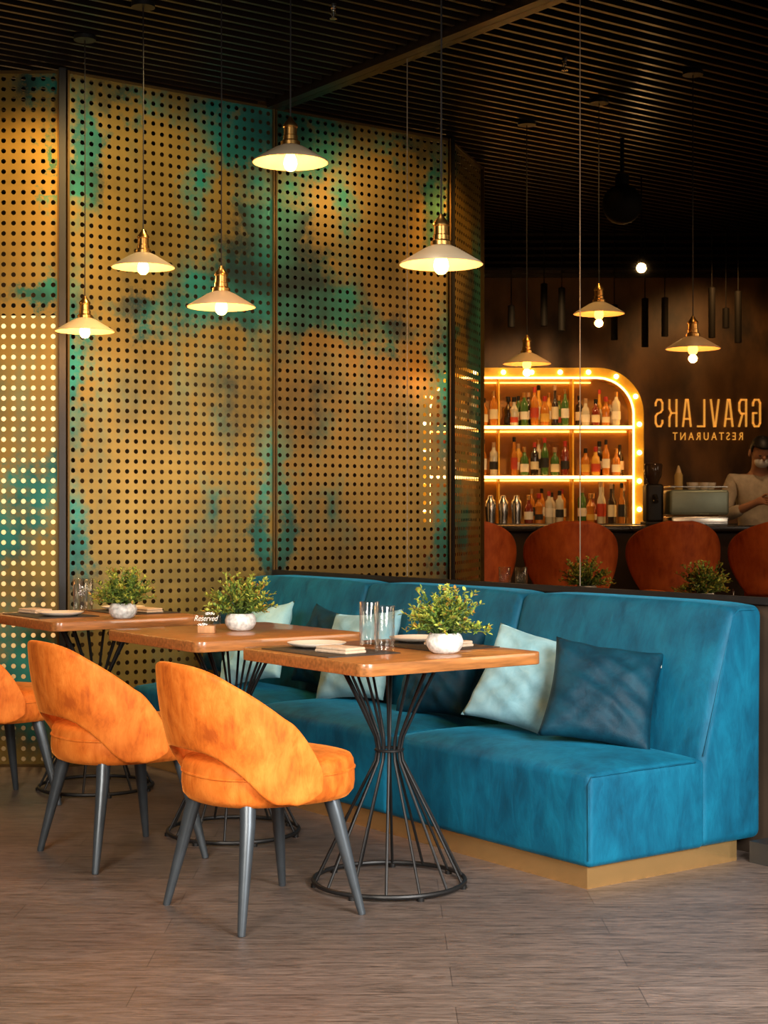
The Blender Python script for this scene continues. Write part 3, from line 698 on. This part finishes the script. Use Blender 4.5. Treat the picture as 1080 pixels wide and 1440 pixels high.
for k,chh in enumerate('GRAVLAKS'):
    x0=-W_/2+k*pitch+(pitch-lw)/2
    for pl_ in GL[chh]:
        for a,b in zip(pl_[:-1],pl_[1:]):
            A=Vector((x0+a[0]*lw,0,(a[1]-.5)*lh)); Bv=Vector((x0+b[0]*lw,0,(b[1]-.5)*lh)); d=(Bv-A).normalized(); nn=Vector((-d.z,0,d.x))*swd; e=d*swd*.7
            vs=[A-e-nn,Bv+e-nn,Bv+e+nn,A-e+nn]
            LG.append(([tuple(v+Vector((0,-.008,0))) for v in vs]+[tuple(v+Vector((0,.008,0))) for v in vs],[(0,1,2,3),(7,6,5,4),(0,4,5,1),(1,5,6,2),(2,6,7,3),(3,7,4,0)]))
mk('lettering',comb(*LG),M_gold,sg,smooth=False,loc=(0,0,.02))
text_obj('R E S T A U R A N T',.56,.062,sg,M_gold,'lettering',(0,0,-.165),(R(90),0,0),0,.008)
# bar stools
st=root('bar_stool',B(.545,10.0),TH,'rust orange velvet bar stool with rounded back','bar stool','bar stools at the counter')
V=[];F=[];N=28;K=18
for i in range(N+1):
    u=-1+2*i/N
    for j in range(K+1):
        v=j/K; c=.56
        if v>c: hw=.295*max(.0,1-((v-c)/(1.0-c))**2.6)**(1/2.0)
        else: hw=.295-.10*((c-v)/c)**1.7
        hw=max(hw,.05)
        x=hw*u; z=.70+.475*v
        y=-.21+.25*(abs(u*hw)/.295)**2.2 -.05*(v-.5)
        V.append((x,y,z))
W=K+1
for i in range(N):
    for j in range(K): F.append((i*W+j,(i+1)*W+j,(i+1)*W+j+1,i*W+j+1))
o=mk('backrest',(V,F),M_rust,st,ang=180); md=o.modifiers.new('t','SOLIDIFY'); md.thickness=.045; md.offset=0; s2=o.modifiers.new('s','SUBSURF'); s2.levels=1; s2.render_levels=1
mk('seat',lathe([(.0,.66),(.17,.66),(.195,.68),(.20,.715),(.185,.745),(.13,.76),(.0,.763)],36),M_rust,st)
for sx in(-1,1):
    for sy in(-1,1): mk('leg',tube([(sx*.12,sy*.12,.67),(sx*.2,sy*.2,0)],[.018,.011],10),M_black,st)
mk('footrest',tube([(sx*.17,sy*.17,.25) for sx,sy in((-1,-1),(1,-1),(1,1),(-1,1))],.008,8,True),M_black,st)
for xv in (1.195,1.85,2.505): copy_thing(st,B(xv,10.0))
gb=root('globe_pendant',B(1.37,9.0,3.0),TH,'black globe pendant hanging from slatted ceiling','lamp')
mk('globe',lathe([(.0,-.115)]+[(.115*math.cos(R(a)),.115*math.sin(R(a))) for a in range(-75,76,15)]+[(.02,.118)],28),M_matte,gb)
mk('stem',lathe([(.04,.11),(.04,.17),(.012,.18),(.012,ZC-3.0)],20),M_matte,gb)
for i,(px,ya,yb) in enumerate(((719,430,460),(768,395,455),(790,405,465),(868,425,475),(907,420,488),(940,415,470),(1001,405,475),(1027,430,458),(1038,410,482))):
    D=11.6; xv=(px-540)/2200*D; za=1.23+(720-ya)*D/2200; zb=1.23+(720-yb)*D/2200
    r=root('tube_spotlight',B(xv,D+(i%2)*.15,zb),TH,'slim black tube spotlight hanging on a rod','lamp','tube spotlights above the bar')
    mk('tube',lathe([(.0,.01),(.022,.012),(.024,0),(.026,0),(.026,za-zb),(.0,za-zb+.01)],16),M_matte,r)
    mk('rod',lathe([(.004,za-zb),(.004,ZC-zb)],8),M_matte,r)
sl=root('ceiling_spotlight',B(1.645,10.0,2.79),TH,'bright bare spotlight above the bar','lamp')
mk('housing',lathe([(.02,.028),(.024,.06),(.02,.08),(.004,.09),(.004,ZC-2.79)],16),M_matte,sl)
mk('lens',lathe([(.0,-.03)]+[(.03*math.cos(R(a)),.03*math.sin(R(a))) for a in range(-75,76,15)],20),mat('hot_bulb',(1,.9,.7),.4,emis=(1,.66,.30),estr=220),sl)

# ---------------------------------------------------------------- bartender
PX=B(2.665,11.14)
pr=root('person',PX,TH,'person in cream shirt and pale mask looking down at hands','person')
HM=Matrix.Translation((0,-.03,1.57))@Matrix.Rotation(R(28),4,'X')@Matrix.Translation((0,.03,-1.57))
def hp(p): return tuple(HM@Vector(p))
def skinned(nme,verts,edges,m,rootv=0,sub=2,label=None):
    me=bpy.data.meshes.new(nme); me.from_pydata([v[0] for v in verts],edges,[]); me.update(); me.materials.append(m)
    o=bpy.data.objects.new(nme,me); scene.collection.objects.link(o); o.parent=pr
    md=o.modifiers.new('skin','SKIN'); md.use_smooth_shade=True
    sv=me.skin_vertices[0].data
    for i,v in enumerate(verts):
        r=v[1]; sv[i].radius=(r,r) if not hasattr(r,'__len__') else r
        sv[i].use_root=(i==rootv)
    ms=o.modifiers.new('sub','SUBSURF'); ms.levels=sub; ms.render_levels=sub
    if label: o['label']=label
    return o
vb=[((0,0,.95),(.15,.11)),((0,0,1.12),(.13,.095)),((0,-.0,1.30),(.15,.105)),((0,.0,1.43),(.12,.085)),((0,-.01,1.51),.055),((0,-.03,1.57),.055),(hp((0,-.05,1.625)),(.070,.082)),(hp((0,-.05,1.69)),(.078,.094)),(hp((0,-.04,1.745)),(.058,.07))]
eb=[(i,i+1) for i in range(8)]
def addc(base,chain):
    prev=base
    for c in chain:
        vb.append(c); eb.append((prev,len(vb)-1)); prev=len(vb)-1
    return prev
for s in(-1,1):
    addc(0,[((s*.10,0,.86),.085),((s*.11,-.01,.50),.058),((s*.115,.01,.09),.042),((s*.12,-.10,.04),(.04,.03))])
    w=addc(3,[((s*.17,.0,1.45),.06),((s*.225,-.02,1.31),.048),((s*.25,-.05,1.20),.042),((s*.14,-.20,1.26),.033),((s*.07,-.27,1.30),.026)])
    pm_=addc(w,[((s*.045,-.295,1.305),(.034,.018))])
    for k,(dx,dz,L) in enumerate(((.0,.024,.068),(0,.009,.076),(0,-.006,.072),(0,-.02,.058))):
        addc(pm_,[((s*.022,-.318,1.305+dz),.0095),((s*(.022-.3*L),-.318-.5*L,1.303+dz),.0085),((s*(.022-.35*L),-.318-.75*L,1.29+dz),.0075)])
    addc(pm_,[((s*.045,-.305,1.335),.011),((s*.03,-.33,1.35),.0095),((s*.018,-.35,1.352),.008)])
skinned('body',vb,eb,M_skin)
vs=[((0,0,.93),(.17,.125)),((0,0,1.12),(.15,.112)),((0,0,1.30),(.17,.12)),((0,.0,1.43),(.14,.10)),((0,-.005,1.485),.07)]
es=[(0,1),(1,2),(2,3),(3,4)]
for s in(-1,1):
    p=3
    for c in [((s*.175,.0,1.45),.072),((s*.23,-.02,1.31),.060),((s*.255,-.05,1.195),.055),((s*.15,-.19,1.255),.046)]:
        vs.append(c); es.append((p,len(vs)-1)); p=len(vs)-1
skinned('shirt',vs,es,M_shirt,label='loose cream button shirt')
vp=[((0,0,.95),(.155,.12)),]; ep=[]
for s in(-1,1):
    p=0
    for c in [((s*.10,0,.86),.098),((s*.11,-.01,.50),.075),((s*.115,.01,.08),.06)]:
        vp.append(c); ep.append((p,len(vp)-1)); p=len(vp)-1
skinned('trousers',vp,ep,M_pants)
def ell(cx,cy,cz,a,b,c,n=20,m=12,cut=None):
    V=[];F=[]
    for j in range(m+1):
        t=math.pi*j/m
        for i in range(n):
            p=2*math.pi*i/n; V.append((cx+a*math.sin(t)*math.cos(p),cy+b*math.sin(t)*math.sin(p),cz+c*math.cos(t)))
    for j in range(m):
        for i in range(n):
            q=(j*n+i,j*n+(i+1)%n,(j+1)*n+(i+1)%n,(j+1)*n+i)
            if cut and cut(sum(V[k][1] for k in q)/4,sum(V[k][2] for k in q)/4): continue
            F.append(q)
    return V,F
hr=mk('hair',xf(ell(0,-.042,1.70,.079,.100,.092,24,16,cut=lambda y,z:(y<-.075 and z<1.735) or (y<-.03 and z<1.69) or z<1.63),HM),M_hair,pr,ang=180); hm=hr.modifiers.new('t','SOLIDIFY'); hm.thickness=.012; hm.offset=1
mk('mask',xf(ell(0,-.092,1.622,.056,.052,.046,20,10),HM),M_mask,pr,ang=180,label='pale surgical face mask')
mk('nose',xf(ell(0,-.143,1.668,.012,.014,.02,10,6),HM),M_skin,pr)
for s in(-1,1):
    mk('eye',xf(ell(s*.028,-.130,1.685,.011,.007,.005,10,6),HM),M_hair,pr)
    mk('ear',xf(ell(s*.080,-.04,1.665,.010,.018,.030,10,8),HM),M_skin,pr)

# ---------------------------------------------------------------- lights
def area(nme,loc,tgt,size,e,col,sy=None,spread=180):
    li=bpy.data.lights.new(nme,'AREA'); li.energy=e; li.color=col; li.size=size; li.spread=R(spread)
    if sy: li.shape='RECTANGLE'; li.size_y=sy
    o=bpy.data.objects.new(nme,li); scene.collection.objects.link(o); o.location=loc
    o.rotation_euler=(Vector(tgt)-Vector(loc)).to_track_quat('-Z','Y').to_euler(); return o
def spot(nme,loc,tgt,e,col,ang=70,blend=.6,r=.08):
    li=bpy.data.lights.new(nme,'SPOT'); li.energy=e; li.color=col; li.spot_size=R(ang); li.spot_blend=blend; li.shadow_soft_size=r
    o=bpy.data.objects.new(nme,li); scene.collection.objects.link(o); o.location=loc
    o.rotation_euler=(Vector(tgt)-Vector(loc)).to_track_quat('-Z','Y').to_euler(); return o
area('front_area',(-.8,-2.9,1.7),(.15,-.2,.0),1.3,100,(1,.96,.91),1.2,105)  # unseen key area light, stands in for daylight from the right front
area('front_area',(-4.0,-2.0,2.2),(-1.3,.7,.2),1.3,52,(1,.89,.76),1.2,85)  # warm fill added to brighten the chairs, no window on this side
spot('screen_spot',(-.2,1.9,3.3),(.0,3.29,2.1),125,(1,.72,.33),90)
spot('screen_spot',(-1.0,2.3,3.3),(-.5,3.42,2.6),150,(1,.50,.09),48)
spot('screen_spot',(.0,.8,3.3),(-.05,3.29,1.2),95,(1,.74,.38),55)
spot('rear_wall_spot',(-.3,5.9,3.3),(.2,7.4,1.6),60,(1,.68,.32),110)  # added unseen spot, brightens the rear wall behind the screen holes
spot('table_spot',(-.5,.4,3.3),(-.6,.5,.8),42,(1,.74,.45),42)
spot('table_spot',(-.7,1.6,3.3),(-.75,1.8,.8),36,(1,.70,.40),50)
spot('sign_spot',B(2.5,11.2,3.05),B(2.6,12.5,1.9),120,(1,.60,.25),85)
spot('bar_spot',B(1.2,10.8,3.0),B(1.2,12.4,1.6),280,(1,.70,.38),62)
spot('stool_spot',B(2.5,8.7,3.2),B(1.6,10.1,1.0),120,(1,.66,.38),80)
spot('person_spot',B(2.6,9.9,3.2),B(2.6,11.1,1.4),110,(1,.75,.5),50)
w=bpy.data.worlds.new('world'); scene.world=w; w.use_nodes=True
w.node_tree.nodes['Background'].inputs[0].default_value=(1,.76,.54,1); w.node_tree.nodes['Background'].inputs[1].default_value=.03
